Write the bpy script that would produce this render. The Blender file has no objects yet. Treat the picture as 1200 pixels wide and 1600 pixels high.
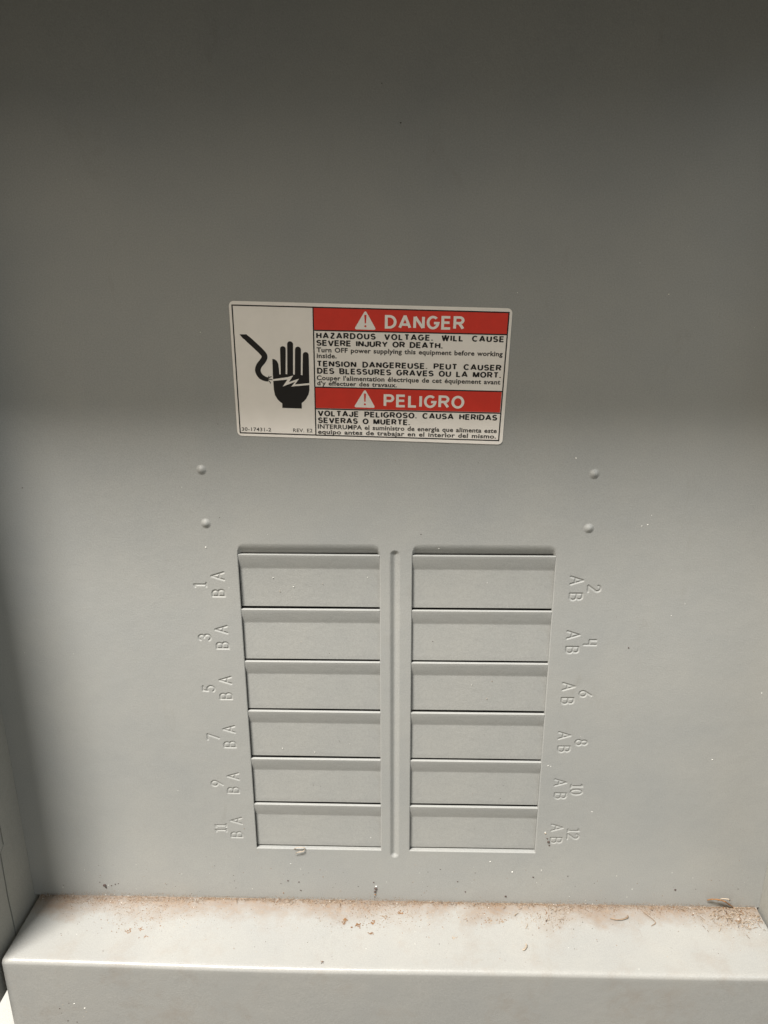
import bpy, math, random
import numpy as np
from mathutils import Matrix, Vector

random.seed(7)
rng = np.random.default_rng(11)
MM = 0.001
scene = bpy.context.scene
COL = scene.collection

# ------------------------------------------------------------------ camera
cam_data = bpy.data.cameras.new("camera")
cam = bpy.data.objects.new("camera", cam_data)
COL.objects.link(cam)
right = (0.99966847, 0.02561104, -0.00265015)
down = (0.00512623, -0.29883782, -0.95429014)
fwd = (-0.02523233, 0.95396018, -0.29887004)
M = Matrix(((right[0], -down[0], -fwd[0], 2.7389 * MM),
            (right[1], -down[1], -fwd[1], -292.805 * MM),
            (right[2], -down[2], -fwd[2], 111.052 * MM),
            (0, 0, 0, 1)))
cam.matrix_world = M
cam_data.sensor_fit = 'VERTICAL'
cam_data.sensor_height = 36.0
cam_data.lens = 25.99
cam_data.clip_start = 0.005
cam_data.clip_end = 50.0
scene.camera = cam

# ------------------------------------------------------------------ light
world = bpy.data.worlds.new("World")
scene.world = world
world.use_nodes = True
bg = world.node_tree.nodes["Background"]
bg.inputs["Color"].default_value = (1.0, 0.955, 0.83, 1)
bg.inputs["Strength"].default_value = 0.275


def area_light(name, loc, target, sx, sy, power, color, yaw=0.0, aim=False):
    ld = bpy.data.lights.new(name, 'AREA')
    ld.shape = 'RECTANGLE'
    ld.size, ld.size_y = sx, sy
    ld.energy = power
    ld.color = color
    o = bpy.data.objects.new(name, ld)
    COL.objects.link(o)
    o.location = loc
    d = Vector(target) - Vector(loc)
    o.rotation_euler = d.to_track_quat('-Z', 'Y').to_euler() if aim else (math.atan2(d.y, -d.z), 0, yaw)   # long side stays level
    return o


# a long lamp high up in front of the panel, a little to the left of it
area_light("ceiling_lamp", (-0.67, -0.80, 1.70), (0.0, 0.0, -0.05), 0.62, 0.30, 116.0, (1.0, 0.98, 0.95), math.radians(-6))
# weak added fills without a seen source: warm from left, cool from right
area_light("fill_warm_left", (-1.3, -1.3, 1.38), (0.0, 0.0, 0.05), 0.9, 1.1, 15.0, (1.0, 0.84, 0.62), -math.atan2(1.5, 1.3), True)
area_light("fill_cool_right", (1.3, -1.3, 1.30), (0.0, 0.0, 0.05), 0.9, 1.1, 10.0, (0.80, 0.91, 1.0), math.atan2(1.5, 1.3), True)

scene.view_settings.view_transform = 'Standard'
scene.view_settings.look = 'None'
scene.view_settings.exposure = 0.0
scene.view_settings.gamma = 1.0
scene.view_settings.use_curve_mapping = False


# ------------------------------------------------------------------ materials
def new_mat(name):
    m = bpy.data.materials.new(name)
    m.use_nodes = True
    nt = m.node_tree
    return m, nt, nt.nodes["Principled BSDF"]


def N(nt, typ, **kw):
    n = nt.nodes.new(typ)
    for k, v in kw.items():
        if k in n.inputs:
            n.inputs[k].default_value = v
        else:
            setattr(n, k, v)
    return n


def ramp(nt, fac, p0, c0, p1, c1):
    r = nt.nodes.new('ShaderNodeValToRGB')
    r.color_ramp.elements[0].position = p0
    r.color_ramp.elements[0].color = c0
    r.color_ramp.elements[1].position = p1
    r.color_ramp.elements[1].color = c1
    nt.links.new(fac, r.inputs['Fac'])
    return r


def paint(name, base, rough=0.42, dirt=False, bump=0.10):
    m, nt, b = new_mat(name)
    L = nt.links.new
    tc = N(nt, 'ShaderNodeTexCoord')
    n1 = N(nt, 'ShaderNodeTexNoise', Scale=22.0, Detail=7.0, Roughness=0.62)
    L(tc.outputs['Object'], n1.inputs['Vector'])
    r1 = ramp(nt, n1.outputs['Fac'], 0.3, (base[0] * 0.935, base[1] * 0.945, base[2] * 0.95, 1), 0.7, (base[0] * 1.05, base[1] * 1.04, base[2] * 1.015, 1))
    col = r1.outputs['Color']
    # fine powder-coat grain
    n2 = N(nt, 'ShaderNodeTexNoise', Scale=1500.0, Detail=2.0, Roughness=0.5)
    L(tc.outputs['Object'], n2.inputs['Vector'])
    n3 = N(nt, 'ShaderNodeTexNoise', Scale=160.0, Detail=3.0, Roughness=0.5)
    L(tc.outputs['Object'], n3.inputs['Vector'])
    mix = N(nt, 'ShaderNodeMath', operation='MULTIPLY_ADD')
    L(n3.outputs['Fac'], mix.inputs[0])
    mix.inputs[1].default_value = 2.0
    L(n2.outputs['Fac'], mix.inputs[2])
    ng = N(nt, 'ShaderNodeTexNoise', Scale=1900.0, Detail=1.0, Roughness=0.5)
    L(tc.outputs['Object'], ng.inputs['Vector'])
    rg = ramp(nt, ng.outputs['Fac'], 0.25, (0.92, 0.92, 0.92, 1), 0.75, (1.08, 1.08, 1.08, 1))
    mg = N(nt, 'ShaderNodeMixRGB', blend_type='MULTIPLY')
    mg.inputs['Fac'].default_value = 1.0
    L(col, mg.inputs['Color1'])
    L(rg.outputs['Color'], mg.inputs['Color2'])
    col = mg.outputs['Color']
    bp = N(nt, 'ShaderNodeBump', Strength=bump, Distance=0.0006)
    L(mix.outputs[0], bp.inputs['Height'])
    L(bp.outputs['Normal'], b.inputs['Normal'])
    rr = ramp(nt, n3.outputs['Fac'], 0.3, (rough - 0.05,) * 3 + (1,), 0.7, (rough + 0.07,) * 3 + (1,))
    L(rr.outputs['Color'], b.inputs['Roughness'])
    mp = N(nt, 'ShaderNodeMapping')
    mp.inputs['Scale'].default_value = (1.0, 1.0, 0.35)
    mp.inputs['Rotation'].default_value = (0, 0.5, 0)
    L(tc.outputs['Object'], mp.inputs['Vector'])
    nm = N(nt, 'ShaderNodeTexNoise', Scale=60.0, Detail=9.0, Roughness=0.75)
    nm.inputs['Distortion'].default_value = 0.6
    L(mp.outputs['Vector'], nm.inputs['Vector'])
    rm = ramp(nt, nm.outputs['Fac'], 0.60, (0, 0, 0, 1), 0.78, (0.45, 0.45, 0.45, 1))
    mm = N(nt, 'ShaderNodeMixRGB')
    L(rm.outputs['Color'], mm.inputs['Fac'])
    L(col, mm.inputs['Color1'])
    mm.inputs['Color2'].default_value = (base[0] * 0.74, base[1] * 0.70, base[2] * 0.63, 1)
    col = mm.outputs['Color']
    if dirt:
        # tan dust settled along the back joint of the ledge, ragged edge, plus smudges
        sep = N(nt, 'ShaderNodeSeparateXYZ')
        L(tc.outputs['Object'], sep.inputs[0])
        nd = N(nt, 'ShaderNodeTexNoise', Scale=48.0, Detail=8.0, Roughness=0.72)
        L(tc.outputs['Object'], nd.inputs['Vector'])
        ad = N(nt, 'ShaderNodeMath', operation='MULTIPLY_ADD')
        L(nd.outputs['Fac'], ad.inputs[0])
        ad.inputs[1].default_value = -0.040
        L(sep.outputs['Y'], ad.inputs[2])           # y - 0.026*noise
        mr = N(nt, 'ShaderNodeMapRange')
        L(ad.outputs[0], mr.inputs['Value'])
        mr.inputs['From Min'].default_value = -0.0345
        mr.inputs['From Max'].default_value = -0.0200
        nf = N(nt, 'ShaderNodeTexNoise', Scale=420.0, Detail=4.0, Roughness=0.7)
        L(tc.outputs['Object'], nf.inputs['Vector'])
        rf = ramp(nt, nf.outputs['Fac'], 0.32, (0.45,) * 3 + (1,), 0.6, (0.95,) * 3 + (1,))
        mu = N(nt, 'ShaderNodeMath', operation='MULTIPLY')
        L(mr.outputs[0], mu.inputs[0])
        L(rf.outputs['Color'], mu.inputs[1])
        mx = N(nt, 'ShaderNodeMixRGB')
        L(mu.outputs[0], mx.inputs['Fac'])
        L(col, mx.inputs['Color1'])
        rc = ramp(nt, nf.outputs['Fac'], 0.35, (0.165, 0.103, 0.063, 1), 0.7, (0.255, 0.185, 0.128, 1))
        L(rc.outputs['Color'], mx.inputs['Color2'])
        # grey-pink smudges across the top
        ns = N(nt, 'ShaderNodeTexNoise', Scale=38.0, Detail=8.0, Roughness=0.72)
        L(tc.outputs['Object'], ns.inputs['Vector'])
        rs = ramp(nt, ns.outputs['Fac'], 0.52, (0, 0, 0, 1), 0.72, (0.42, 0.42, 0.42, 1))
        mx2 = N(nt, 'ShaderNodeMixRGB')
        L(rs.outputs['Color'], mx2.inputs['Fac'])
        L(mx.outputs['Color'], mx2.inputs['Color1'])
        mx2.inputs['Color2'].default_value = (0.245, 0.20, 0.16, 1)
        col = mx2.outputs['Color']
    L(col, b.inputs['Base Color'])
    return m


GREY = (0.291, 0.290, 0.276)
M_PAINT = paint("grey_powder_coat", GREY, 0.42)
M_LEDGE = paint("grey_powder_coat_dusty", (0.300, 0.294, 0.277), 0.32, dirt=True)
M_WALL = paint("grey_enclosure_paint", (0.28, 0.275, 0.25), 0.5)
M_WHITE_STEEL = paint("pale_primer", (0.40, 0.395, 0.375), 0.5)


def plain(name, base, rough=0.5, vary=0.06, scale=300.0, spec=0.5):
    m, nt, b = new_mat(name)
    tc = N(nt, 'ShaderNodeTexCoord')
    n1 = N(nt, 'ShaderNodeTexNoise', Scale=scale, Detail=4.0, Roughness=0.6)
    nt.links.new(tc.outputs['Object'], n1.inputs['Vector'])
    r1 = ramp(nt, n1.outputs['Fac'], 0.3, tuple(c * (1 - vary) for c in base) + (1,), 0.7, tuple(min(1, c * (1 + vary)) for c in base) + (1,))
    nt.links.new(r1.outputs['Color'], b.inputs['Base Color'])
    b.inputs['Roughness'].default_value = rough
    b.inputs['Specular IOR Level'].default_value = spec
    return m


M_VINYL = plain("label_white_vinyl", (0.80, 0.75, 0.69), 0.34, 0.03, 120)
M_RED = plain("label_red_ink", (0.62, 0.030, 0.014), 0.42, 0.06, 160)
M_BLACK = plain("label_black_ink", (0.014, 0.012, 0.011), 0.45, 0.1, 200, 0.3)
M_GREYINK = plain("label_thin_black_ink", (0.05, 0.045, 0.04), 0.5, 0.25, 700, 0.3)
M_TAN = plain("sawdust_tan", (0.235, 0.170, 0.115), 0.9, 0.25, 900, 0.1)
M_PALE = plain("sawdust_pale", (0.36, 0.295, 0.225), 0.85, 0.2, 900, 0.2)
M_BROWN = plain("crumb_brown", (0.205, 0.108, 0.050), 0.85, 0.3, 900, 0.15)
M_DARK = plain("grit_dark", (0.075, 0.052, 0.045), 0.8, 0.3, 900, 0.2)
M_GLINT = plain("grit_white", (0.80, 0.78, 0.72), 0.35, 0.05, 900, 0.5)
DUST_MATS = [M_TAN, M_PALE, M_BROWN, M_DARK, M_GLINT]


# ------------------------------------------------------------------ helpers
def mesh_obj(name, verts, faces, mat, parent=None, normals=None, sharp=None, smooth=True, matidx=None):
    """verts in millimetres"""
    me = bpy.data.meshes.new(name)
    me.from_pydata([tuple(v) for v in (np.asarray(verts, dtype=float) * MM)], [], [tuple(int(i) for i in f) for f in faces])
    mats = mat if isinstance(mat, list) else [mat]
    for m in mats:
        me.materials.append(m)
    if matidx is not None:
        me.polygons.foreach_set('material_index', np.asarray(matidx, dtype=np.int32))
    if smooth:
        me.polygons.foreach_set('use_smooth', np.ones(len(me.polygons), dtype=bool))
    if sharp is not None:
        me.set_sharp_from_angle(angle=math.radians(sharp))
    me.update()
    if normals is not None:
        me.normals_split_custom_set_from_vertices([tuple(n) for n in normals])
    o = bpy.data.objects.new(name, me)
    COL.objects.link(o)
    if parent:
        o.parent = parent
    return o


def thing(name, label, cat, loc=(0, 0, 0), group=None):
    o = bpy.data.objects.new(name, None)
    COL.objects.link(o)
    o.empty_display_size = 0.01
    o.location = [c * MM for c in loc]
    o['label'] = label
    o['category'] = cat
    if group:
        o['group'] = group
    return o


def tag(o, label, cat, group=None):
    o['label'] = label
    o['category'] = cat
    if group:
        o['group'] = group
    return o


def box(x0, x1, y0, y1, z0, z1):
    v = [(x0, y0, z0), (x1, y0, z0), (x1, y1, z0), (x0, y1, z0), (x0, y0, z1), (x1, y0, z1), (x1, y1, z1), (x0, y1, z1)]
    f = [(0, 3, 2, 1), (4, 5, 6, 7), (0, 1, 5, 4), (1, 2, 6, 5), (2, 3, 7, 6), (3, 0, 4, 7)]
    return v, f


def bevel_box(name, x0, x1, y0, y1, z0, z1, r, mat, parent):
    v, f = box(x0, x1, y0, y1, z0, z1)
    o = mesh_obj(name, v, f, mat, parent, smooth=True)
    md = o.modifiers.new("bevel", 'BEVEL')
    md.width = r * MM
    md.segments = 3
    md.limit_method = 'ANGLE'
    o.data.set_sharp_from_angle(angle=math.radians(50))
    return o


# ------------------------------------------------------------------ stroke font (cap height 1, y up)
def arc(cx, cy, rx, ry, a0, a1, n=14):
    return [(cx + rx * math.cos(math.radians(a0 + (a1 - a0) * i / n)), cy + ry * math.sin(math.radians(a0 + (a1 - a0) * i / n))) for i in range(n + 1)]


GL = {}
GL['A'] = (0.80, [[(0, 0), (0.37, 1), (0.43, 1), (0.80, 0)], [(0.13, 0.28), (0.67, 0.28)]])
GL['B'] = (0.66, [[(0, 0), (0, 1), (0.36, 1)] + arc(0.38, 0.765, 0.24, 0.235, 90, -90) + [(0, 0.53)],
                  [(0.02, 0.53), (0.36, 0.53)] + arc(0.39, 0.265, 0.27, 0.265, 90, -90) + [(0, 0)]])
GL['C'] = (0.76, [arc(0.39, 0.5, 0.39, 0.5, 42, 318, 26)])
GL['D'] = (0.70, [[(0, 0), (0, 1), (0.26, 1)] + arc(0.26, 0.5, 0.44, 0.5, 90, -90, 18) + [(0, 0)]])
GL['E'] = (0.58, [[(0.58, 1), (0, 1), (0, 0), (0.60, 0)], [(0.02, 0.52), (0.54, 0.52)]])
GL['F'] = (0.55, [[(0.56, 1), (0, 1), (0, 0)], [(0.02, 0.5), (0.5, 0.5)]])
GL['G'] = (0.78, [arc(0.39, 0.5, 0.39, 0.5, 46, 340, 26) + [(0.78, 0.46), (0.46, 0.46)]])
GL['H'] = (0.66, [[(0, 0), (0, 1)], [(0.66, 0), (0.66, 1)], [(0.02, 0.52), (0.64, 0.52)]])
GL['I'] = (0.0, [[(0, 0), (0, 1)]])
GL['J'] = (0.50, [[(0.5, 1), (0.5, 0.26)] + arc(0.25, 0.25, 0.25, 0.25, 0, -180, 14) + [(0, 0.34)]])
GL['L'] = (0.52, [[(0, 1), (0, 0), (0.53, 0)]])
GL['M'] = (0.86, [[(0, 0), (0, 1)], [(0.86, 0), (0.86, 1)], [(0.06, 1), (0.40, 0.06), (0.46, 0.06), (0.80, 1)]])
GL['N'] = (0.68, [[(0, 0), (0, 1)], [(0.68, 0), (0.68, 1)], [(0.03, 1), (0.65, 0)]])
GL['O'] = (0.80, [arc(0.40, 0.5, 0.40, 0.5, 90, 450, 32)])
GL['P'] = (0.62, [[(0, 0), (0, 1), (0.36, 1)] + arc(0.36, 0.735, 0.27, 0.265, 90, -90) + [(0.02, 0.47)]])
GL['R'] = (0.66, [[(0, 0), (0, 1), (0.38, 1)] + arc(0.38, 0.745, 0.26, 0.255, 90, -90) + [(0.02, 0.49)],
                  [(0.36, 0.47), (0.66, 0)]])
GL['S'] = (0.62, [arc(0.31, 0.745, 0.29, 0.255, 25, 250, 16) + arc(0.31, 0.265, 0.31, 0.265, 75, -155, 18)])
GL['T'] = (0.66, [[(0, 1), (0.66, 1)], [(0.33, 0.98), (0.33, 0)]])
GL['U'] = (0.66, [[(0, 1), (0, 0.33)] + arc(0.33, 0.33, 0.33, 0.33, 180, 360, 16) + [(0.66, 1)]])
GL['V'] = (0.74, [[(0, 1), (0.34, 0), (0.40, 0), (0.74, 1)]])
GL['W'] = (1.06, [[(0, 1), (0.25, 0), (0.29, 0), (0.51, 1), (0.55, 1), (0.77, 0), (0.81, 0), (1.06, 1)]])
GL['Y'] = (0.72, [[(0, 1), (0.36, 0.44), (0.72, 1)], [(0.36, 0.46), (0.36, 0)]])
GL['Z'] = (0.62, [[(0.02, 1), (0.62, 1)], [(0, 0), (0.64, 0)], [(0.60, 0.98), (0.03, 0.02)]])
GL['.'] = (0.02, [[(0, -0.06), (0, 0.10)]])
# stamped figures
ST = {
    'A': (0.66, [[(0, 0), (0.33, 1), (0.66, 0)], [(0.13, 0.36), (0.53, 0.36)]]),
    'B': (0.56, [[(0, 0), (0, 1), (0.26, 1)] + arc(0.28, 0.765, 0.22, 0.235, 90, -90) + [(0, 0.53)],
                 [(0.0, 0.53), (0.28, 0.53)] + arc(0.30, 0.265, 0.25, 0.265, 90, -90) + [(0, 0)]]),
    '0': (0.50, [arc(0.25, 0.5, 0.25, 0.5, 90, 450, 28)]),
    '1': (0.30, [[(0.0, 0.93), (0.16, 1.0), (0.16, 0)], [(0.02, 0), (0.28, 0)]]),
    '2': (0.52, [arc(0.25, 0.74, 0.25, 0.26, 160, -25, 14) + [(0.04, 0.06), (0.0, 0)], [(0, 0), (0.52, 0)]]),
    '3': (0.52, [arc(0.24, 0.76, 0.24, 0.24, 150, -80, 14), arc(0.24, 0.27, 0.27, 0.27, 85, -150, 16)]),
    '4': (0.42, [[(0.0, 1.0), (0.0, 0.46), (0.42, 0.46)], [(0.42, 1.0), (0.42, 0.0)]]),
    '5': (0.50, [[(0.46, 1), (0.08, 1), (0.04, 0.58)] + arc(0.22, 0.31, 0.28, 0.31, 110, -140, 18)]),
    '6': (0.52, [[(0.42, 1.0), (0.05, 0.45)], arc(0.26, 0.28, 0.26, 0.28, 0, 360, 24)]),
    '7': (0.52, [[(0, 1), (0.52, 1), (0.14, 0)]]),
    '8': (0.52, [arc(0.26, 0.75, 0.21, 0.25, 0, 360, 22), arc(0.26, 0.26, 0.26, 0.26, 0, 360, 24)]),
    '9': (0.52, [[(0.10, 0.0), (0.47, 0.55)], arc(0.26, 0.72, 0.26, 0.28, 0, 360, 24)]),
}


def ribbon(pts, w, closed=False):
    """flat ribbon of constant width along a polyline: list of (left, right) pairs"""
    p = [np.array(q, dtype=float) for q in pts]
    q = [p[0]]
    for a in p[1:]:
        if np.linalg.norm(a - q[-1]) > 1e-6:
            q.append(a)
    p = q
    out = []
    n = len(p)
    closed = closed or (n > 3 and np.linalg.norm(p[0] - p[-1]) < 1e-6)
    for i in range(n):
        if i == 0:
            d0 = d1 = p[1] - p[0]
            if closed:
                d0 = p[-1] - p[-2]
        elif i == n - 1:
            d0 = d1 = p[-1] - p[-2]
            if closed:
                d1 = p[1] - p[0]
        else:
            d0, d1 = p[i] - p[i - 1], p[i + 1] - p[i]
        d0 = d0 / np.linalg.norm(d0)
        d1 = d1 / np.linalg.norm(d1)
        n0, n1 = np.array((-d0[1], d0[0])), np.array((-d1[1], d1[0]))
        m = n0 + n1
        L = np.linalg.norm(m)
        m = n0 if L < 1e-6 else m / L
        k = min(1.0 / max(0.25, float(m @ n0)), 2.2)
        out.append((p[i] + m * w / 2 * k, p[i] - m * w / 2 * k))
    return out


# ------------------------------------------------------------------ the panel cover (dead front)
XL, XR = -181.3, 178.6          # side walls
ZJ = -183.2                     # joint with the ledge
ZTOP = 226.0
PITCH = 25.4
SL = [(-67.3, -6.95), (6.95, 67.3)]
DEEP = 1.3

cover = thing("breaker_panel_cover", "grey painted steel breaker panel cover with two columns of blank rectangular slots", "panel cover", (0, 0, ZJ))
COVER_OFF = np.array((0, 0, -ZJ))   # child coordinates are relative to the empty

stamps = []                     # (kind, text, polylines in panel mm)


def stamp(kind, text, cx, cz, side, H=5.2, gap=0.22):
    widths = [ST[c][0] for c in text]
    tot = sum(widths) + gap * (len(text) - 1)
    u = -tot / 2
    polys = []
    jit = (random.uniform(-.2, .2), random.uniform(-.2, .2))
    for c, w in zip(text, widths):
        for s in ST[c][1]:
            pl = []
            for (a, b) in s:
                uu, vv = (a + u) * H, (b - 0.5) * H
                if side < 0:
                    pl.append((cx - vv + jit[0], cz + uu + jit[1]))
                else:
                    pl.append((cx + vv + jit[0], cz - uu + jit[1]))
            polys.append(np.array(pl))
        u += w + gap
    stamps.append((kind, text, polys))


for k in range(6):
    zc = -13.9 - PITCH * k
    stamp('stamped_number', str(2 * k + 1), -84.3, zc, -1)
    stamp('stamped_letter', 'A', -76.6, zc + 4.1, -1)
    stamp('stamped_letter', 'B', -76.7, zc - 3.9, -1)
    stamp('stamped_number', str(2 * k + 2), 84.7, zc - 0.6, 1)
    stamp('stamped_letter', 'A', 77.1, zc + 3.1, 1)
    stamp('stamped_letter', 'B', 77.2, zc - 4.3, 1)

DIMPLES = [(-79.9, 37.1), (-79.8, 13.9), (80.4, 35.9), (80.0, 12.6)]
GX, GZ0, GZ1 = -0.45, 0.2, -154.6
HW, SD = 0.72, 0.33             # stamp half width and depth


def seg_dist(x, z, pl):
    d = np.full(x.shape, 1e9)
    for i in range(len(pl) - 1):
        a, b = pl[i], pl[i + 1]
        ab = b - a
        L2 = max(ab @ ab, 1e-12)
        t = np.clip(((x - a[0]) * ab[0] + (z - a[1]) * ab[1]) / L2, 0, 1)
        d = np.minimum(d, np.hypot(x - a[0] - t * ab[0], z - a[1] - t * ab[1]))
    return d


def depth(x, z):
    """recess (+) of the sheet surface, plus an id of the feature at each point"""
    d = np.zeros_like(x)
    fid = np.full(x.shape, -1, dtype=int)
    # very slight oil-canning of the sheet
    d += 0.10 * np.sin(x * 0.021 + 0.6) * np.sin(z * 0.017 + 1.1)
    # stamped characters
    for i, (_, _, polys) in enumerate(stamps):
        allp = np.concatenate(polys)
        lo, hi = allp.min(0) - 1.2, allp.max(0) + 1.2
        m = (x > lo[0]) & (x < hi[0]) & (z > lo[1]) & (z < hi[1])
        if not m.any():
            continue
        xs, zs = x[m], z[m]
        dd = np.full(xs.shape, 1e9)
        for pl in polys:
            dd = np.minimum(dd, seg_dist(xs, zs, pl))
        t = np.clip(dd / HW, 0, 1)
        d[m] += SD * 0.5 * (1 + np.cos(np.pi * t))
        f = fid[m]
        f[dd < HW] = i
        fid[m] = f
    # raised dimples
    for i, (cx, cz) in enumerate(DIMPLES):
        r = np.hypot(x - cx, z - cz)
        t = np.clip(r / 2.3, 0, 1)
        d -= 0.85 * (0.5 * (1 + np.cos(np.pi * t))) ** 0.8
        fid[r < 2.2] = 100 + i
    # long groove between the columns
    zz = np.clip(z, GZ1, GZ0)
    r = np.hypot(x - GX, z - zz)
    t = np.clip(r / 2.4, 0, 1)
    d += 1.15 * 0.5 * (1 + np.cos(np.pi * t))
    fid[r < 2.2] = 200
    # sheet bent in above each column of slots
    for (a, b) in SL:
        edge = np.clip(np.minimum(x - a, b - x) / 3.0, 0, 1)
        span = 2.2 + 3.0 * np.sqrt(1 - (1 - edge) ** 2)
        t = np.clip((span - z) / span, 0, 1)
        inside = (x > a - 1e-6) & (x < b + 1e-6) & (z > -0.001)
        d += np.where(inside, (DEEP + 0.85) * t ** 1.7 * np.clip(0.35 + edge * 2, 0, 1), 0)
        # rolled rim of the cut-out
        ex = np.maximum(np.maximum(a - x, x - b), 0)
        ez = np.maximum(np.maximum(z - 0, -152.4 - z), 0)
        rim = np.hypot(ex, ez)
        below = ~((z > 0) & (x > a) & (x < b))
        d += np.where((rim < 0.45) & below, 0.30 * (1 - rim / 0.45) ** 2, 0)
    return d, fid


def axis(parts):
    a = []
    for lo, hi, st in parts:
        n = max(1, int(round((hi - lo) / st)))
        a.append(np.linspace(lo, hi, n + 1))
    return np.unique(np.round(np.concatenate(a), 4))


F = 0.26
gx = axis([(XL, -90, 6), (-90, -72.4, F), (-72.4, -68, 1.1), (-68, -67.3, 0.1), (-67.3, -62, 0.5), (-62, -12, 2.5), (-12, -6.95, 0.5), (-6.95, -6.3, 0.1),
           (-6.3, -3, 0.8), (-3, 2.1, 0.23), (2.1, 6.3, 0.8), (6.3, 6.95, 0.1), (6.95, 12, 0.5), (12, 62, 2.5), (62, 67.3, 0.5), (67.3, 68, 0.1),
           (68, 72.4, 1.1), (72.4, 90, F), (90, XR, 6)])
gz = axis([(ZJ, -158, 2.5), (-158, -153, 0.4), (-153, -152.4, 0.1), (-152.4, 0, F), (0, 8, 0.25), (8, 10, 0.5), (10, 17, 0.3), (17, 33, 2), (33, 40, 0.3), (40, ZTOP, 6)])
X, Z = np.meshgrid(gx, gz)
D, FID = depth(X, Z)
e = 0.02
nx = (depth(X + e, Z)[0] - depth(X - e, Z)[0]) / (2 * e)
nz = (depth(X, Z + e)[0] - depth(X, Z - e)[0]) / (2 * e)
NRM = np.stack([nx, -np.ones_like(nx), nz], -1)
NRM /= np.linalg.norm(NRM, axis=-1, keepdims=True)
# at the cut-out borders the numeric slope would straddle the step: keep them facing out
nr, nc = X.shape
VID = np.arange(nr * nc).reshape(nr, nc)
V = np.stack([X, D, Z], -1).reshape(-1, 3) + COVER_OFF
NV = NRM.reshape(-1, 3)
cxm = (X[:-1, :-1] + X[1:, 1:]) / 2
czm = (Z[:-1, :-1] + Z[1:, 1:]) / 2
hole = np.zeros(cxm.shape, bool)
for a, b in SL:
    hole |= (cxm > a) & (cxm < b) & (czm < 0) & (czm > -152.4)
quad = np.stack([VID[:-1, :-1], VID[:-1, 1:], VID[1:, 1:], VID[1:, :-1]], -1)
fcell = np.stack([FID[:-1, :-1], FID[:-1, 1:], FID[1:, 1:], FID[1:, :-1]], -1).max(-1)
fcell[hole] = -9


def submesh(name, sel, extra=None):
    q = quad[sel].reshape(-1, 4)
    used, inv = np.unique(q, return_inverse=True)
    v = V[used]
    n = NV[used]
    f = [tuple(r) for r in inv.reshape(-1, 4)]
    if extra:
        ev, ef, en = extra
        f += [tuple(i + len(v) for i in r) for r in ef]
        v = np.concatenate([v, ev])
        n = np.concatenate([n, en])
    return mesh_obj(name, v, f, M_PAINT, cover, normals=n)


# cut edges of the sheet round each column of slots
ev, ef, en = [], [], []


def wall(p, q, nrm, y0a, y0b, y1=3.2):
    i = len(ev)
    ev.extend([(p[0], y0a, p[1]), (q[0], y0b, q[1]), (q[0], y1, q[1]), (p[0], y1, p[1])])
    en.extend([nrm] * 4)
    ef.append((i, i + 1, i + 2, i + 3))


zsel = gz[(gz >= -152.4001) & (gz <= 0.0001)]
for a, b in SL:
    for z0, z1 in zip(zsel[:-1], zsel[1:]):
        for x, nn in ((a, (1, 0, 0)), (b, (-1, 0, 0))):
            xx = np.array([x, x])
            dd = depth(xx, np.array([z0, z1]))[0]
            wall((x, z0), (x, z1), nn, dd[0], dd[1])
    xsel = gx[(gx >= a - 1e-4) & (gx <= b + 1e-4)]
    for x0, x1 in zip(xsel[:-1], xsel[1:]):
        for z, nn in ((-152.4, (0, 0, 1)), (0.0, (0, 0, -1))):
            dd = depth(np.array([x0, x1]), np.array([z, z]))[0]
            wall((x0, z), (x1, z), nn, dd[0], dd[1])
ev = np.array(ev) + COVER_OFF
face_plate = submesh("face_plate", fcell == -1, (ev, ef, np.array(en, dtype=float)))
for i, (kind, text, _) in enumerate(stamps):
    submesh(kind, fcell == i)
for i in range(4):
    submesh("raised_dimple", fcell == 100 + i)
submesh("center_groove", fcell == 200)

# blank slot plates: one cross-section, twelve copies
PW = SL[0][1] - SL[0][0] - 0.10
prof = [(0.0, 1.35), (0.0, 0.20), (-0.05, 0.07), (-0.18, 0.0)]
prof += [(-0.18 - 6.7 * t, DEEP * t ** 1.3) for t in (.08, .18, .3, .42, .55, .68, .8, .9, 1.0)]
prof += [(-7.05, DEEP), (-10.0, DEEP), (-16.0, DEEP + 0.02), (-22.0, DEEP), (-24.2, DEEP), (-24.5, DEEP + 0.03), (-24.56, DEEP + 0.12),
         (-24.56, DEEP + 1.4), (-7.0, DEEP + 1.4), (-3.0, 1.7)]
xs = np.linspace(-PW / 2, PW / 2, 13)
pv, pf = [], []
for x in xs:
    for (z, d) in prof:
        bow = 0.06 * math.cos(math.pi * x / PW)
        pv.append((x, d + (bow if z < -2 else 0), z))
m = len(prof)
for i in range(len(xs) - 1):
    for j in range(m):
        a, b = i * m + j, i * m + (j + 1) % m
        pf.append((a, b, b + m, a + m))
pf.append(tuple(range(m)))
pf.append(tuple((len(xs) - 1) * m + j for j in range(m))[::-1])
plate0 = None
for k in range(6):
    for c in (0, 1):
        if plate0 is None:
            o = plate0 = mesh_obj("filler_plate", pv, pf, M_PAINT, cover, sharp=32)
        else:
            o = plate0.copy()
            COL.objects.link(o)
            o.parent = cover
        cx = (SL[c][0] + SL[c][1]) / 2
        o.location = (cx * MM, (0.02 + random.uniform(0, .12)) * MM, (-PITCH * k - 0.02 - ZJ) * MM)
        o.rotation_euler = (random.uniform(-.006, .008), random.uniform(-.0008, .0008), random.uniform(-.003, .003))

# ledge at the foot of the cover: out, rounded over, then down
LX0, LX1 = -178.6, 177.4
LR = 2.2


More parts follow.
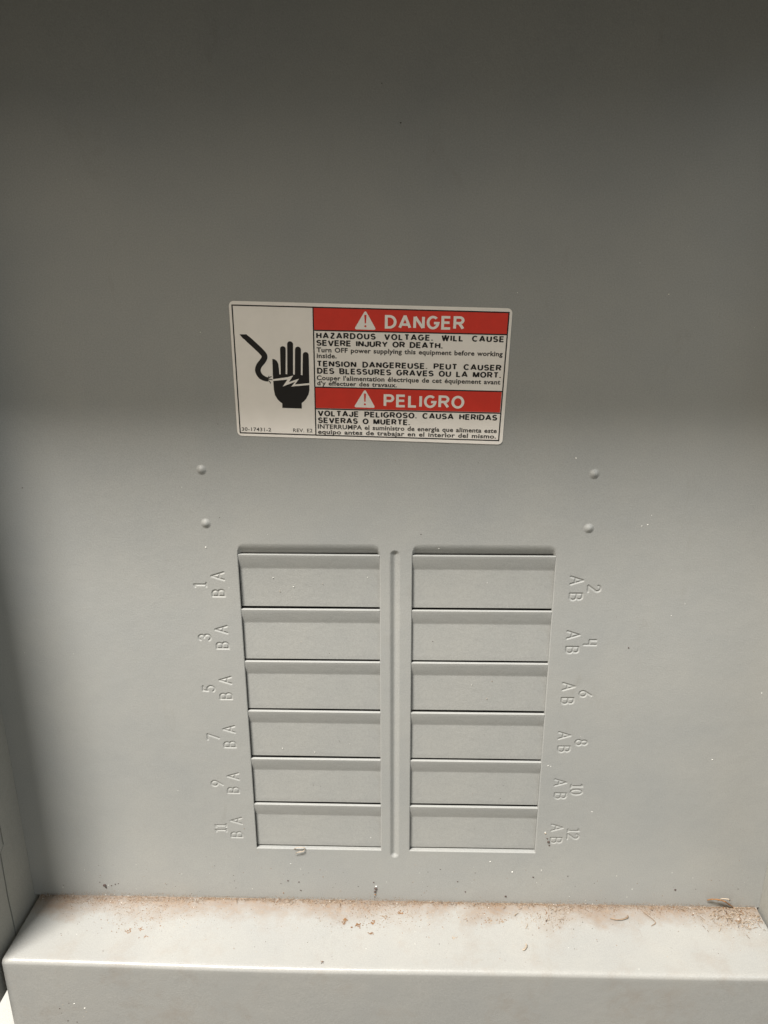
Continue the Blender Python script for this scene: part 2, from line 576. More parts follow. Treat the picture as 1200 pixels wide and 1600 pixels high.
def ledge_profile(x):
    t = (x + 4) / 178.0
    yf = -39.4 + 1.2 * t * t + 0.3 * math.sin(x * .03)
    zt = 0.08 * math.sin(x * 0.045) + 0.05 * math.sin(x * 0.11 + 1)
    p = [(0.9, 0.02), (0.3, 0.01), (-0.5, 0.0), (-1.2, 0.0)]
    for yy in np.linspace(-3, yf + LR + 0.6, 12):
        p.append((yy, zt * math.sin(math.pi * min(1, -yy / 38))))
    for i in range(1, 10):
        a = math.radians(90 + 10 * i)
        p.append((yf + LR + LR * math.cos(a), -LR + LR * math.sin(a)))
    for zz in (-4, -8, -20, -40, -60):
        p.append((yf, zz))
    p += [(yf + 1.5, -60), (yf + 1.5, -6), (yf + 6, -2.2), (0.9, -1.5)]
    return p


lv, lf = [], []
lxs = list(np.linspace(LX0, LX1, 61))
lxs = [LX0, LX0 + 0.06, LX0 + 0.25, LX0 + 0.6] + lxs[1:-1] + [LX1 - 0.6, LX1 - 0.25, LX1 - 0.06, LX1]
inset = {0: 0.6, 1: 0.36, 2: 0.13, 3: 0.0}
for i, x in enumerate(lxs):
    pr = ledge_profile(x)
    j = min(i, len(lxs) - 1 - i)
    ins = inset.get(j, 0.0)
    for n_, (y, z) in enumerate(pr):
        if 3 <= n_ < len(pr) - 4 and ins:
            if y < -36.9 and z < -0.5:
                y += ins
            else:
                z -= ins
        lv.append((x, y, z))
m = len(pr)
for i in range(len(lxs) - 1):
    for j in range(m):
        a, b = i * m + j, i * m + (j + 1) % m
        lf.append((a, a + m, b + m, b))
lf.append(tuple(range(m))[::-1])
lf.append(tuple((len(lxs) - 1) * m + j for j in range(m)))
mesh_obj("bottom_ledge", lv, [f[::-1] for f in lf], M_LEDGE, cover, sharp=45)

# ------------------------------------------------------------------ enclosure round the cover
enc = thing("electrical_enclosure", "grey steel enclosure box whose side walls stand beside the panel cover and ledge", "enclosure", (0, 60, -262))
EO = (0, -60, 262)


def ebox(name, x0, x1, y0, y1, z0, z1, r, mat=None):
    return bevel_box(name, x0 + EO[0], x1 + EO[0], y0 + EO[1], y1 + EO[1], z0 + EO[2], z1 + EO[2], r, mat or M_WALL, enc)


def prism_x(name, outline, x0, x1, mat, parent, r=0.4):
    """outline in (y, z), extruded along x"""
    n = len(outline)
    v = [(x0 + EO[0], y + EO[1], z + EO[2]) for y, z in outline] + [(x1 + EO[0], y + EO[1], z + EO[2]) for y, z in outline]
    f = [tuple(range(n)), tuple(range(n, 2 * n))[::-1]] + [(i, i + n, (i + 1) % n + n, (i + 1) % n) for i in range(n)]
    o = mesh_obj(name, v, f, mat, parent, smooth=False)
    import bmesh
    bm = bmesh.new()
    bm.from_mesh(o.data)
    bmesh.ops.recalc_face_normals(bm, faces=bm.faces)
    bmesh.ops.triangulate(bm, faces=[q for q in bm.faces if len(q.verts) > 4])
    bm.to_mesh(o.data)
    bm.free()
    return o


# left wall in two sheets with a stepped seam between them
seam = [(-16.3, 226), (-16.3, -138.0), (-19.6, -140.0), (-20.2, -165), (-19.0, -206)]
prism_x("side_wall", [(58, 226)] + seam + [(58, -206)], XL - 1.6, XL - 0.05, M_WALL, enc)
front = [(y - 0.75, z) for y, z in seam]
prism_x("front_return", front + [(-42.5, -206), (-42.5, 226)], XL - 1.6, XL - 0.15, M_WALL, enc)
ebox("seam_backing", XL - 3.4, XL - 1.7, -30, -8, -206, 226, 0.2)
ebox("side_wall", XR + 0.05, XR + 1.7, -39.5, 58, -206, 226, 0.4)
ebox("back_wall", XL - 1.6, XR + 1.7, 58.2, 60, -262, 226, 0.3)
ebox("top_wall", XL - 1.6, XR + 1.7, -39.5, 58, 226.2, 228, 0.4)
ebox("bottom_flange", XL - 60, XR + 60, -36.5, 58, -233, -231, 0.5, M_WHITE_STEEL)
# unseen hood added overhead, widened to shade the upper part of the cover
ebox("shade_hood", XL - 125, XR + 25, -90, -40, 226, 228, 0.6)
ebox("shade_hood_lip", XL - 125, XR + 25, -92, -90.1, 216, 228, 0.5)

# ------------------------------------------------------------------ warning label
SW, SH = 107.0, 52.6
QTL, QTR, QBR, QBL = (np.array(p) for p in ((-64.3, 103.8), (44.2, 100.8), (42.6, 48.0), (-64.1, 51.4)))
QC = (QTL + QTR + QBR + QBL) / 4
lab = thing("warning_label", "white and red danger label with black hand and cable pictogram stuck on the cover", "warning label", (QC[0], 0, QC[1]))


def sp(u, v, h):
    """label millimetres (u right, v down) and height off the sheet -> child coordinates"""
    a, b = u / SW, v / SH
    p = QTL * (1 - a) * (1 - b) + QTR * a * (1 - b) + QBR * a * b + QBL * (1 - a) * b
    dd = -0.07
    return (p[0] - QC[0], dd - h, p[1] - QC[1])


def rrect(u0, v0, u1, v1, r, n=5):
    pts = []
    for cx, cy, a0 in ((u1 - r, v1 - r, 0), (u0 + r, v1 - r, 90), (u0 + r, v0 + r, 180), (u1 - r, v0 + r, 270)):
        for i in range(n + 1):
            a = math.radians(a0 + 90 * i / n)
            pts.append((cx + r * math.cos(a), cy + r * math.sin(a)))
    return pts


def poly(name, outline, h, mat, parent, h0=None):
    """a flat printed or cut shape on the label; a thick one when h0 is given"""
    n = len(outline)
    v = [sp(u, w, h) for u, w in outline]
    area = sum(outline[i][0] * outline[(i + 1) % n][1] - outline[(i + 1) % n][0] * outline[i][1] for i in range(n))
    f = [tuple(range(n)) if area > 0 else tuple(range(n))[::-1]]
    if h0 is not None:
        v += [sp(u, w, h0) for u, w in outline]
        f += [(i, i + n, (i + 1) % n + n, (i + 1) % n) for i in range(n)]
    o = mesh_obj(name, v, f, mat, parent, smooth=False)
    import bmesh
    bm = bmesh.new()
    bm.from_mesh(o.data)
    bmesh.ops.triangulate(bm, faces=[q for q in bm.faces if len(q.verts) > 4])
    bm.to_mesh(o.data)
    bm.free()
    return o


def subdivided_rect(name, u0, v0, u1, v1, h, mat, parent):
    v, f = [], []
    nu, nv = 10, 6
    for j in range(nv + 1):
        for i in range(nu + 1):
            v.append(sp(u0 + (u1 - u0) * i / nu, v0 + (v1 - v0) * j / nv, h))
    for j in range(nv):
        for i in range(nu):
            a = j * (nu + 1) + i
            f.append((a, a + nu + 1, a + nu + 2, a + 1))
    return mesh_obj(name, v, f, mat, parent)


H0, H1, H2, H3 = 0.16, 0.19, 0.22, 0.25
backing = poly("backing_sheet", rrect(0, 0, SW, SH, 1.9), H0, M_VINYL, lab, h0=-0.25)
poly("red_band", [(32.1, 1.65), (105.7, 1.65), (105.5, 9.55), (32.1, 9.95)], H1, M_RED, lab)
poly("red_band", [(32.0, 32.0), (105.2, 31.6), (105.1, 39.7), (31.9, 40.3)], H1, M_RED, lab)


def strokes(name, lines, w, h, mat, parent, flat=1.0):
    v, f = [], []
    k = 0
    for pts in lines:
        rb = [(l / (1, flat), r / (1, flat)) for l, r in ribbon([(a, b * flat) for a, b in pts], w)]
        hh = h + 0.005 * (k % 3)
        k += 1
        i0 = len(v)
        for q_, (l, r) in enumerate(rb):        # rises a hair along its length so that it can cross itself
            v.append(sp(l[0], l[1], hh + 0.012 * q_ / len(rb)))
            v.append(sp(r[0], r[1], hh + 0.012 * q_ / len(rb)))
        for i in range(len(rb) - 1):
            a = i0 + 2 * i
            f.append((a, a + 1, a + 3, a + 2))
    return mesh_obj(name, v, f, mat, parent, smooth=False)


for ln in ([(1.15, 1.55), (105.9, 1.55)], [(105.75, 1.35), (105.4, 51.2)], [(105.6, 51.0), (1.05, 51.35)], [(1.2, 51.5), (1.2, 1.4)], [(31.9, 1.6), (31.85, 51.2)],
           [(32.1, 10.15), (105.6, 9.75)], [(31.9, 32.0), (105.3, 31.45)], [(31.9, 40.6), (105.2, 40.0)]):
    strokes("border_line", [ln], 0.46, H2, M_BLACK, lab)


def caps(text, u0, v0, u1, v1, cap, sw, mat, h=H2, space=0.55, track=0.30, flat=1.4):
    """upper-case line in the stroke font fitted between two baseline ends"""
    inner = cap - sw / flat
    tot = 0.0
    for i, c in enumerate(text):
        tot += space if c == ' ' else GL[c][0]
        if i < len(text) - 1 and c != ' ' and text[i + 1] != ' ':
            tot += track
    nglyph = sum(1 for c in text if c != ' ')
    # width: skeleton scale k so that the line fills u0..u1 (strokes keep their width)
    L = (u1 - u0) - sw
    fixed = 0
    k = (L - fixed) / tot
    lines = []
    u = sw / 2
    for i, c in enumerate(text):
        if c == ' ':
            u += space * k
            continue
        w, ss = GL[c]
        for s in ss:
            pl = []
            for (a, b) in s:
                uu = u0 + u + a * k
                vb = v0 + (v1 - v0) * (uu - u0) / (u1 - u0)
                pl.append((uu, vb - sw / flat / 2 - b * inner))
            lines.append(pl)
        u += w * k
        if i < len(text) - 1 and text[i + 1] != ' ':
            u += track * k
    return strokes("lettering", lines, sw, h, mat, lab, flat)


CAPS = [("HAZARDOUS VOLTAGE. WILL CAUSE", 32.85, 13.2, 104.7, 12.65, 2.28, 0.64, 1.75, 0.46),
        ("SEVERE INJURY OR DEATH.", 32.85, 15.95, 81.4, 15.7, 2.25, 0.64, 1.05, 0.36),
        ("TENSION DANGEREUSE. PEUT CAUSER", 32.8, 23.95, 104.4, 23.5, 2.28, 0.64, 1.3, 0.40),
        ("DES BLESSURES GRAVES OU LA MORT.", 32.9, 26.7, 104.5, 26.3, 2.28, 0.64, 1.15, 0.40),
        ("VOLTAJE PELIGROSO. CAUSA HERIDAS", 32.8, 43.5, 104.2, 43.0, 2.3, 0.64, 1.25, 0.40),
        ("SEVERAS O MUERTE.", 32.8, 46.3, 69.7, 46.0, 2.28, 0.64, 1.15, 0.40)]
for t, a, b, c, d, cap, sw, spc, trk in CAPS:
    caps(t, a, b, c, d, cap, sw, M_BLACK, space=spc, track=trk)
caps("DANGER", 59.1, 8.75, 89.3, 8.45, 5.05, 1.08, M_VINYL, track=0.37, flat=1.18)
caps("PELIGRO", 59.0, 39.0, 90.8, 38.7, 5.05, 1.08, M_VINYL, track=0.37, flat=1.18)

# sentence-case lines with the built-in font
TMP = bpy.data.collections.new("tmp")
scene.collection.children.link(TMP)


def sentence(text, u0, v0, u1, v1, xh_cap, h=H2, bold=0.0, mat=None):
    cu = bpy.data.curves.new("t", 'FONT')
    cu.body = text
    cu.size = 1.0
    cu.space_character = 1.06
    cu.space_word = 1.25
    cu.offset = bold
    cu.resolution_u = 3
    o = bpy.data.objects.new("t", cu)
    TMP.objects.link(o)
    dg = bpy.context.evaluated_depsgraph_get()
    dg.update()
    me = bpy.data.meshes.new_from_object(o.evaluated_get(dg))
    co = np.empty(len(me.vertices) * 3)
    me.vertices.foreach_get('co', co)
    co = co.reshape(-1, 3)
    x0, x1 = co[:, 0].min(), co[:, 0].max()
    kx = (u1 - u0) / (x1 - x0)
    ky = xh_cap / 0.70
    v = []
    for x, y, _ in co:
        u = u0 + (x - x0) * kx
        vb = v0 + (v1 - v0) * (u - u0) / (u1 - u0)
        v.append(sp(u, vb - y * ky, h))
    f = [tuple(p.vertices) for p in me.polygons]
    r = mesh_obj("lettering", v, f, mat or M_GREYINK, lab, smooth=False)
    bpy.data.objects.remove(o)
    bpy.data.meshes.remove(me)
    bpy.data.curves.remove(cu)
    return r


SENT = [("Turn OFF power supplying this equipment before working", 32.9, 18.35, 104.5, 17.9, 1.75),
        ("inside.", 32.9, 20.6, 40.6, 20.55, 1.75),
        ("Couper l'alimentation \u00e9lectrique de cet \u00e9quipement avant", 32.7, 29.15, 104.4, 28.7, 1.75),
        ("d'y effectuer des travaux.", 32.8, 31.2, 64.1, 31.05, 1.65),
        ("INTERRUMPA el suministro de energ\u00eda que alimenta este", 32.7, 48.55, 104.4, 47.95, 1.75),
        ("equipo antes de trabajar en el interior del mismo.", 32.7, 50.65, 104.3, 50.2, 1.7)]
for t, a, b, c, d, cap in SENT:
    sentence(t, a, b, c, d, cap, bold=0.028)
sentence("30-17431-2", 1.9, 50.5, 13.8, 50.4, 1.45, bold=0.01)
sentence("REV. E2", 22.7, 50.3, 30.5, 50.2, 1.45, bold=0.01)
bpy.data.collections.remove(TMP)


def warn_triangle(ax, ay, bx0, bx1, by):
    c = np.array(((ax, ay), (bx1, by), (bx0, by)))
    cen = c.mean(0)
    r = 0.75
    pts = []
    for i in range(3):
        p, q0, q1 = c[i], c[i - 1], c[(i + 1) % 3]
        d0 = (q0 - p) / np.linalg.norm(q0 - p)
        d1 = (q1 - p) / np.linalg.norm(q1 - p)
        for t in np.linspace(0, 1, 7):
            a, b = p + d0 * r * 1.4, p + d1 * r * 1.4
            pts.append(tuple((1 - t) ** 2 * a + 2 * t * (1 - t) * p + t * t * b))
    tri = poly("triangle_symbol", pts, H2, M_VINYL, lab)
    hgt = by - ay
    bar = [(ax - 0.42, ay + hgt * .24), (ax + 0.42, ay + hgt * .24), (ax + 0.24, ay + hgt * .68), (ax - 0.24, ay + hgt * .68)]
    poly("exclamation_mark", bar, H3, M_RED, tri)
    dot = [(ax + .40 * math.cos(a), ay + hgt * .82 + .40 * math.sin(a)) for a in np.linspace(0, 2 * math.pi, 13)[:-1]]
    poly("exclamation_mark", dot, H3, M_RED, tri)


warn_triangle(51.7, 2.1, 47.4, 55.9, 9.35)
warn_triangle(51.6, 32.2, 47.2, 55.8, 39.5)

# hand pictogram: one outline with rounded fingers, a jagged bolt across the palm
hand = [(15.55, 30.2), (15.5, 27.3), (15.6, 21.5), (16.5, 21.65), (17.3, 22.25), (17.85, 23.4), (18.0, 25.5), (18.05, 27.35), (18.35, 27.55)]


def finger(x0, x1, xb0, xb1, top, bot):
    r = (x1 - x0) / 2
    cx = (x0 + x1) / 2
    a = [(xb0, bot)]
    for i in range(9):
        t = math.radians(180 + 180 * i / 8)
        a.append((cx + r * math.cos(t), top + r + r * math.sin(t)))
    a.append((xb1, bot))
    return a


hand += finger(18.75, 20.95, 18.62, 20.55, 16.5, 27.3) + finger(21.6, 23.85, 21.2, 23.45, 14.55, 27.3)
hand += finger(24.55, 26.85, 24.15, 26.5, 16.5, 27.35) + finger(27.5, 29.8, 27.15, 29.75, 18.5, 27.6)[:-1]
hand += [(29.75, 28.5), (29.7, 33.2), (29.3, 35.0), (28.3, 36.8), (27.4, 37.8), (26.5, 38.5), (26.45, 40.7), (18.7, 40.7), (18.75, 38.9), (17.9, 38.3), (17.0, 37.4),
         (16.0, 35.7), (15.65, 33.6)]
hs = poly("hand_symbol", hand, H2, M_BLACK, lab)
poly("bolt_symbol", [(15.3, 29.45), (21.2, 28.45), (23.5, 27.75), (21.7, 30.35), (25.75, 28.9), (24.05, 31.2), (29.95, 30.5), (29.95, 31.2), (22.6, 32.1), (24.2, 30.15),
                     (19.2, 32.2), (21.2, 29.4), (15.3, 30.1)], H3, M_VINYL, hs)


def taper(name, pts, ws, h, mat, parent):
    rb = ribbon(pts, 1.0)
    v, f = [], []
    for (l, r), w in zip(rb, ws):
        c = (l + r) / 2
        l2, r2 = c + (l - c) * w, c + (r - c) * w
        v += [sp(l2[0], l2[1], h), sp(r2[0], r2[1], h)]
    for i in range(len(rb) - 1):
        f.append((2 * i, 2 * i + 1, 2 * i + 3, 2 * i + 2))
    return mesh_obj(name, v, f, mat, parent, smooth=False)


def smooth_path(pts, n=6):
    P = [np.array(p, float) for p in pts]
    P = [2 * P[0] - P[1]] + P + [2 * P[-1] - P[-2]]
    out = []
    for i in range(1, len(P) - 2):
        for t in np.linspace(0, 1, n, endpoint=False):
            out.append(0.5 * (2 * P[i] + (P[i + 1] - P[i - 1]) * t + (2 * P[i - 1] - 5 * P[i] + 4 * P[i + 1] - P[i + 2]) * t * t
                              + (3 * P[i] - P[i - 1] - 3 * P[i + 1] + P[i + 2]) * t ** 3))
    out.append(P[-2])
    return out


cpath = smooth_path([(5.2, 13.0), (8.6, 16.1), (11.6, 19.0), (12.6, 20.6), (12.0, 22.2), (10.3, 24.3), (9.7, 26.3), (10.6, 28.3), (12.2, 29.3), (13.6, 29.6)])
wl = np.linspace(0, 1, len(cpath))
ws = np.interp(wl, [0, .05, .5, .8, 1], [1.9, 2.25, 2.25, 2.1, 1.6])
cab = taper("cable_symbol", cpath, ws, H2, M_BLACK, lab)
poly("cable_end", [(3.4, 12.45), (6.1, 12.4), (6.3, 12.7), (5.0, 14.3), (4.4, 13.75)], H3, M_BLACK, cab)
for e_ in ([(13.3, 29.5), (14.3, 28.7), (15.0, 28.35)], [(13.4, 29.6), (14.6, 29.5), (15.3, 29.7)], [(13.3, 29.8), (14.2, 30.4), (14.5, 31.1)], [(13.4, 29.5), (13.9, 28.6), (13.9, 28.2)]):
    strokes("wire_strand", [e_], 0.3, H3, M_BLACK, cab)


# ------------------------------------------------------------------ dust, grit and shavings
class Chips:
    def __init__(self):
        self.v, self.f, self.m = [], [], []

    def chip(self, c, size, mat, flat=0.5, normal='up'):
        """irregular little lump lying on a surface: c = contact point in mm"""
        i = len(self.v)
        n = random.choice((4, 5, 5, 6))
        a0 = random.uniform(0, 6.28)
        el = random.uniform(0.55, 1.0)
        for layer, (rr, hh) in enumerate(((0.85, 0.0), (1.0, 0.45), (0.5, 1.0))):
            for k in range(n):
                a = a0 + 2 * math.pi * k / n
                r = size * rr * random.uniform(.6, 1.1)
                p, q, hgt = r * math.cos(a), r * el * math.sin(a), size * flat * hh * random.uniform(.8, 1.2)
                if normal == 'up':
                    self.v.append((c[0] + p, c[1] + q, c[2] + hgt - 0.01))
                else:
                    self.v.append((c[0] + p, c[1] - hgt + 0.01, c[2] + q))
        for l in (0, 1):
            for k in range(n):
                a, b = i + l * n + k, i + l * n + (k + 1) % n
                self.f.append((a, b, b + n, a + n))
                self.m.append(mat)
        self.f.append(tuple(i + 2 * n + k for k in range(n)))
        self.m.append(mat)

    def fibre(self, pts, r, mat):
        pts = [np.array(p, float) for p in pts]
        i0 = len(self.v)
        n = len(pts)
        for j, p in enumerate(pts):
            d = pts[min(j + 1, n - 1)] - pts[max(j - 1, 0)]
            d /= max(np.linalg.norm(d), 1e-9)
            s = np.cross(d, (0.3, 0.2, 1))
            s /= max(np.linalg.norm(s), 1e-9)
            t = np.cross(d, s)
            rr = r * (0.55 if j in (0, n - 1) else random.uniform(.75, 1.2))
            for k in range(4):
                a = math.pi / 2 * k
                self.v.append(tuple(p + s * rr * math.cos(a) + t * rr * 0.7 * math.sin(a)))
        for j in range(n - 1):
            for k in range(4):
                a, b = i0 + 4 * j + k, i0 + 4 * j + (k + 1) % 4
                self.f.append((a, b, b + 4, a + 4))
                self.m.append(mat)
        self.f += [tuple(i0 + k for k in range(4)), tuple(i0 + 4 * (n - 1) + k for k in range(4))[::-1]]
        self.m += [mat, mat]

    def build(self, name):
        me_o = mesh_obj(name, self.v, self.f, DUST_MATS, None, smooth=False, matidx=self.m)
        import bmesh
        bm = bmesh.new()
        bm.from_mesh(me_o.data)
        bmesh.ops.recalc_face_normals(bm, faces=bm.faces)
        bm.to_mesh(me_o.data)
        bm.free()
        return me_o


ZL = ZJ + 0.05
TAN, PALE, BROWN, DARK, GLINT = range(5)


def pick(w):
    return random.choices(range(5), w)[0]


saw = Chips()
# the drift in the corner, ragged and uneven along its length
ph = [random.uniform(0, 6.28) for _ in range(6)]


def drift(x):
    s = 0.55 + 0.25 * math.sin(x * .05 + ph[0]) + 0.2 * math.sin(x * .13 + ph[1]) + 0.15 * math.sin(x * .31 + ph[2]) + .1 * math.sin(x * .8 + ph[3])
    s = max(0.22, s)
    if x < -95:
        s += 0.5 * math.exp(-((x + 128) / 28) ** 2)
    return s


for _ in range(9000):
    x = random.uniform(LX0 + 1, LX1 - 1)
    w = drift(x)
    y = -abs(random.gauss(0, 1)) * 3.0 * w
    if y < -16:
        continue
    hgt = max(0, 1.3 * w * (1 + y / 3.5)) * random.random()
    saw.chip((x, y - 0.15, ZL + hgt), random.choice((.10, .13, .16, .2, .26)), pick((60, 24, 12, 3, 1)), random.uniform(.4, .9))
for _ in range(1500):                       # a skin of the same dust creeping up the foot of the cover
    x = random.uniform(LX0 + 1, LX1 - 1)
    z = ZL + 0.6 + abs(random.gauss(0, 1)) * 0.9 * drift(x)
    saw.chip((x, -0.02 + 0.10 * math.sin(x * 0.021 + 0.6) * math.sin(z * 0.017 + 1.1), z), random.uniform(.08, .2), pick((56, 26, 14, 3, 1)), random.uniform(.3, .6), 'front')


def scatter(cx, cy, rx, ry, n, s0, s1, w):
    for _ in range(n):
        x, y = random.gauss(cx, rx), random.gauss(cy, ry)
        if -36 < y < -0.5 and LX0 + 1 < x < LX1 - 1:
            saw.chip((x, y, ZL), random.uniform(s0, s1), pick(w), random.uniform(.3, .7))


scatter(-122, -12, 9, 5, 160, .12, .38, (50, 25, 20, 5, 0))
scatter(-112, -9, 20, 5, 480, .07, .28, (50, 25, 20, 5, 0))
scatter(-8, -8, 16, 4, 420, .07, .32, (40, 30, 28, 2, 0))
scatter(42, -8, 12, 3.5, 110, .12, .4, (45, 25, 25, 5, 0))
scatter(74, -8, 7, 4, 420, .07, .28, (45, 40, 12, 3, 0))
scatter(163, -7, 9, 4, 900, .08, .30, (45, 42, 8, 3, 2))
scatter(0, -17, 90, 9, 260, .10, .28, (30, 22, 14, 30, 4))
# little fibres and splinters in the drift and in the right-hand corner
for _ in range(190):
    if random.random() < .68:
        x, y = random.gauss(163, 8), -abs(random.gauss(5, 4)) - .6
    elif random.random() < .5:
        x, y = random.gauss(73, 7), -abs(random.gauss(6, 3.5)) - .6
    else:
        x, y = random.uniform(-120, 150), -abs(random.gauss(2, 1.6)) - .5
    x = min(x, LX1 - 3)
    L, a = random.uniform(1.0, 3.6), random.uniform(0, 6.28)
    bend = random.uniform(-1.2, 1.2)
    pts = []
    px, py = x, y
    for j in range(6):
        pts.append((min(max(px, LX0 + 1), LX1 - 1), min(max(py, -34), -.4), ZL + .25 + .6 * math.sin(j / 5 * math.pi) * random.uniform(.3, 1)))
        px += L / 5 * math.cos(a + bend * j / 5)
        py += L / 5 * math.sin(a + bend * j / 5)
    saw.fibre(pts, random.uniform(.08, .17), pick((48, 40, 8, 4, 0)))
o = saw.build("sawdust")
o['kind'] = 'stuff'
tag(o, "tan sawdust and fibres drifted along the back joint of the ledge", "sawdust")

spk = Chips()


def pdepth(x, z):
    return float(depth(np.array([float(x)]), np.array([float(z)]))[0][0])


for x, z, s, mt in [(-53.0, -171.8, .7, DARK), (-47.6, -172.5, .6, DARK), (-46.8, -177.6, .75, DARK), (-55.5, -179.4, .6, BROWN), (22, -163.2, .5, DARK), (30.6, -170.4, .55, DARK),
                    (34.6, -176.6, .6, DARK), (54.5, -178.9, .9, DARK), (67.3, -166.9, .7, DARK), (136.7, -173.1, .8, DARK), (101.6, -42.2, .55, DARK), (104.1, 14.4, .4, GLINT),
                    (105.2, 18.5, .35, GLINT), (101.7, 13.8, .35, GLINT), (72.5, 42.5, .5, GLINT), (-80.6, 3.3, .5, GLINT), (18.1, 3.1, .35, GLINT),
                    (10.5, 9.6, .4, DARK), (162.2, -63.9, .35, GLINT), (145, -98.7, .5, GLINT), (1.3, 164.6, .5, DARK), (102.5, 105.8, .4, GLINT), (-155.6, 29.1, .45, DARK),
                    (-18.2, -174.6, .35, DARK), (-35.5, -169.1, .35, BROWN), (71.5, -140.3, .5, GLINT), (92.7, -128.2, .4, GLINT), (70.5, -103, .35, GLINT), (71.8, -103.5, .35, GLINT),
                    (46, -158, .5, GLINT), (57, -164, .55, GLINT), (39, -165, .4, DARK), (16, -165, .35, DARK), (84, -166, .45, DARK), (88, -172, .3, DARK)]:
    spk.chip((x, pdepth(x, z), z), s * .8, mt, .5, 'front')
for _ in range(150):
    x = random.uniform(-175, 172)
    z = -182 + abs(random.gauss(0, 1)) * 14
    spk.chip((x, pdepth(x, z) if abs(x) > 70 or z < -153 else 0, z), random.uniform(.10, .30), pick((15, 15, 20, 32, 18)), .5, 'front') if (z < -154 or abs(x) > 70) else None
for _ in range(90):
    x, z = random.uniform(-175, 172), random.uniform(-170, 190)
    if (-70 < x < 70 and -153 < z < 6) or (-66 < x < 46 and 46 < z < 106):
        continue
    spk.chip((x, pdepth(x, z), z), random.uniform(.08, .2), pick((10, 10, 5, 35, 40)), .5, 'front')
for _ in range(26):                         # grit caught on the blank plates
    c = random.choice(SL)
    x = random.uniform(c[0] + 2, c[1] - 2)
    k = random.randrange(6)
    z = -PITCH * k - random.uniform(9, 23)
    spk.chip((x, DEEP + .04, z), random.uniform(.12, .3), pick((5, 20, 5, 30, 40)), .5, 'front')
for x, z in [(-153.4, -208.5), (-147.9, -207.6), (-143.2, -210.2), (-154.7, -213.7), (-144.4, -215.3), (-152.3, -218.4), (-150.4, -207.4), (-155.2, -211), (-142.9, -212.6), (-148, -219)]:
    yf = -39.4 + 1.2 * ((x + 4) / 178) ** 2 + 0.3 * math.sin(x * .03)
    spk.chip((x, yf, z), random.uniform(.2, .42), random.choice((DARK, DARK, GLINT, PALE)), .4, 'front')
o = spk.build("grit_specks")
o['kind'] = 'stuff'
tag(o, "fine dark and white grit specks clinging to the grey cover", "grit")


# the larger crumbs and shavings, each one by itself
def crumb(name, label, x, y, size, mat, cat="crumb", flat=.35, group=None):
    c = Chips()
    for _ in range(14):
        c.chip((random.gauss(0, size * .62), random.gauss(0, size * .42), 0), size * random.uniform(.18, .42), random.choice((mat, mat, mat, TAN)), flat)
    o = c.build(name)
    o.location = (x * MM, y * MM, ZL * MM)
    tag(o, label, cat, group)
    return o


G = "brown crumbs on the ledge"
crumb("dirt_crumb", "elongated orange brown crumb on the ledge, leftmost of the middle cluster", -23.9, -12.7, 1.9, BROWN, group=G)
crumb("dirt_crumb", "orange brown crumb on the ledge just right of the elongated one", -17.9, -14.8, 1.6, BROWN, group=G)
crumb("dirt_crumb", "thin brown crumb in the centre of the ledge's middle cluster", -10.5, -13.3, 1.5, BROWN, group=G)
crumb("dirt_crumb", "small brown crumb nearest the front edge in the ledge's middle cluster", -10.6, -19.3, 1.1, BROWN, group=G)
crumb("dirt_crumb", "tan crumb beside the dust band below the centre groove", -4.8, -9.8, 1.4, TAN, group=G)
crumb("dirt_crumb", "brown crumb touching the dust band just right of the centre groove", 3.0, -6.9, 1.5, BROWN, group=G)
crumb("dirt_crumb", "pale tan crumb on the ledge below the right column of slots", 45.6, -10.7, 1.4, TAN, group=G)
crumb("dirt_crumb", "thin tan crumb on the ledge below the right end of the slots", 51.2, -11.0, 1.3, TAN, group=G)
crumb("dirt_crumb", "small round tan crumb low on the ledge under the right slots", 28.0, -20.8, 1.0, PALE, group=G)
crumb("dirt_crumb", "largest brown crumb in the left cluster on the ledge", -126.5, -20.8, 1.35, BROWN, group=G)
crumb("dirt_crumb", "brown crumb right of the largest one in the ledge's left cluster", -120.8, -19.5, 1.1, BROWN, group=G)
crumb("dirt_crumb", "lowest small brown crumb of the ledge's left cluster", -116.9, -23.6, .9, BROWN, group=G)
crumb("dirt_crumb", "lone dark crumb close to the ledge's front edge left of centre", -32.6, -35.2, .9, DARK, group=G)


def shaving(name, label, pts, r, mat, cat="shaving"):
    c = Chips()
    base = np.array(pts[0], float)
    sm = smooth_path([np.array(p, float) - base for p in pts], 4)
    c.fibre(sm, r, mat)
    o = c.build(name)
    o.location = tuple(base * MM)
    tag(o, label, cat)
    return o


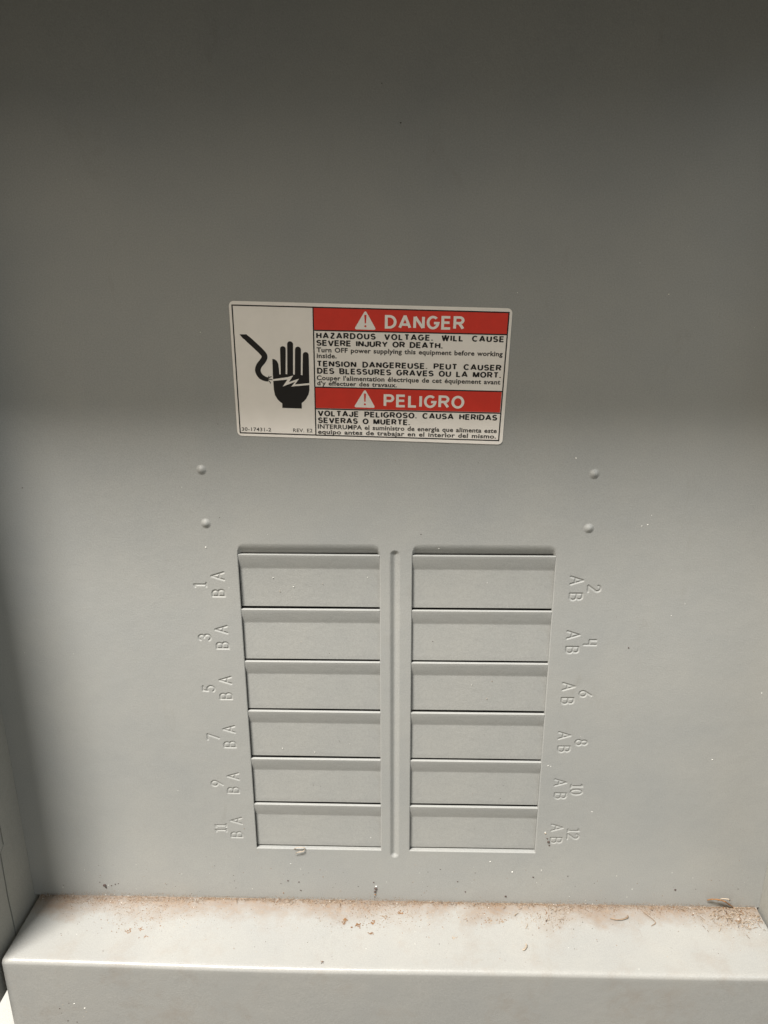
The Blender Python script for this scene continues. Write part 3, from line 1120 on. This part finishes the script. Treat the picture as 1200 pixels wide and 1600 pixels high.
shaving("wood_shaving", "dark brown curled shaving standing in the corner at the right end of the ledge",
        [(152.4, -.8, -178.4), (154.5, -1.6, -177.0), (157.2, -2.2, -176.6), (160.2, -2.4, -177.4), (162.6, -1.8, -179.6), (165.2, -1.2, -181.8)], .5, BROWN)
shaving("wood_shaving", "pale shaving bridging over the dark curl in the right corner",
        [(157.5, -1, -178.6), (158.8, -2.4, -175.8), (161.6, -2.8, -175.6), (163.2, -1.2, -178.2)], .40, PALE)
shaving("wood_shaving", "flat tan shaving lying on the ledge between the slots and the right corner",
        [(103.6, -8.4, ZL + .4), (106.5, -9.3, ZL + .6), (109.6, -9.1, ZL + .7), (112.2, -8.0, ZL + .8), (112.6, -6.6, ZL + .5)], .38, TAN)
shaving("wood_shaving", "tiny pale curl lying alone near the front edge of the ledge right of centre",
        [(58.8, -27.2, ZL + .4), (60.0, -26.8, ZL + .8), (61.0, -25.2, ZL + .8), (60.9, -23.8, ZL + .5)], .42, PALE)
shaving("wood_shaving", "bent tan fibre on the ledge midway to the right corner",
        [(120.8, -4.2, ZL + .3), (122.6, -7.0, ZL + .7), (124.8, -10.4, ZL + .5), (122.2, -12.4, ZL + .3)], .20, TAN)
shaving("wood_shaving", "small translucent curl caught on the lower edge of the bottom left slot",
        [(-49.4, .5, -153.6), (-48.4, -.6, -151.6), (-46.0, -.9, -150.8), (-43.9, -.5, -151.4), (-44.6, -.8, -153.2), (-47.2, -1.0, -153.6), (-48.6, -.6, -155.2)], .26, PALE)


def clump(name, label, spots, cat):
    """a few touching crumbs stuck to the upright cover: (x, z, size, material)"""
    c = Chips()
    bx, bz = spots[0][0], spots[0][1]
    by = pdepth(bx, bz)
    for x, z, s_, mt in spots:
        c.chip((x - bx, pdepth(x, z) - by, z - bz), s_, mt, .7, 'front')
    o = c.build(name)
    o.location = (bx * MM, by * MM, bz * MM)
    return tag(o, label, cat)


clump("dead_bug", "dark brown dead bug clinging below the centre groove just above the ledge",
      [(-9.6, -175.6, .95, DARK), (-9.9, -177.4, .8, DARK), (-9.8, -179.2, .6, BROWN), (-9.3, -174.2, .55, GLINT), (-10.6, -171.8, .5, DARK), (-10.1, -180.8, .45, DARK)], "bug")
clump("dirt_smear", "dark dirt smear beside the bottom right stamped letter B",
      [(73.4, -145.8, .75, DARK), (72.6, -143.8, .5, DARK), (71.7, -141.0, .45, PALE), (73.9, -147.8, .5, DARK)], "dirt")
clump("dead_bug", "dark speck with thin legs on the cover above the ledge's left end",
      [(-145.0, -176.6, .95, DARK), (-144.4, -178.0, .6, DARK), (-147.2, -174.8, .35, DARK), (-141.6, -176.8, .4, DARK), (-139.6, -175.9, .5, DARK), (-138.0, -175.5, .35, DARK)], "bug")
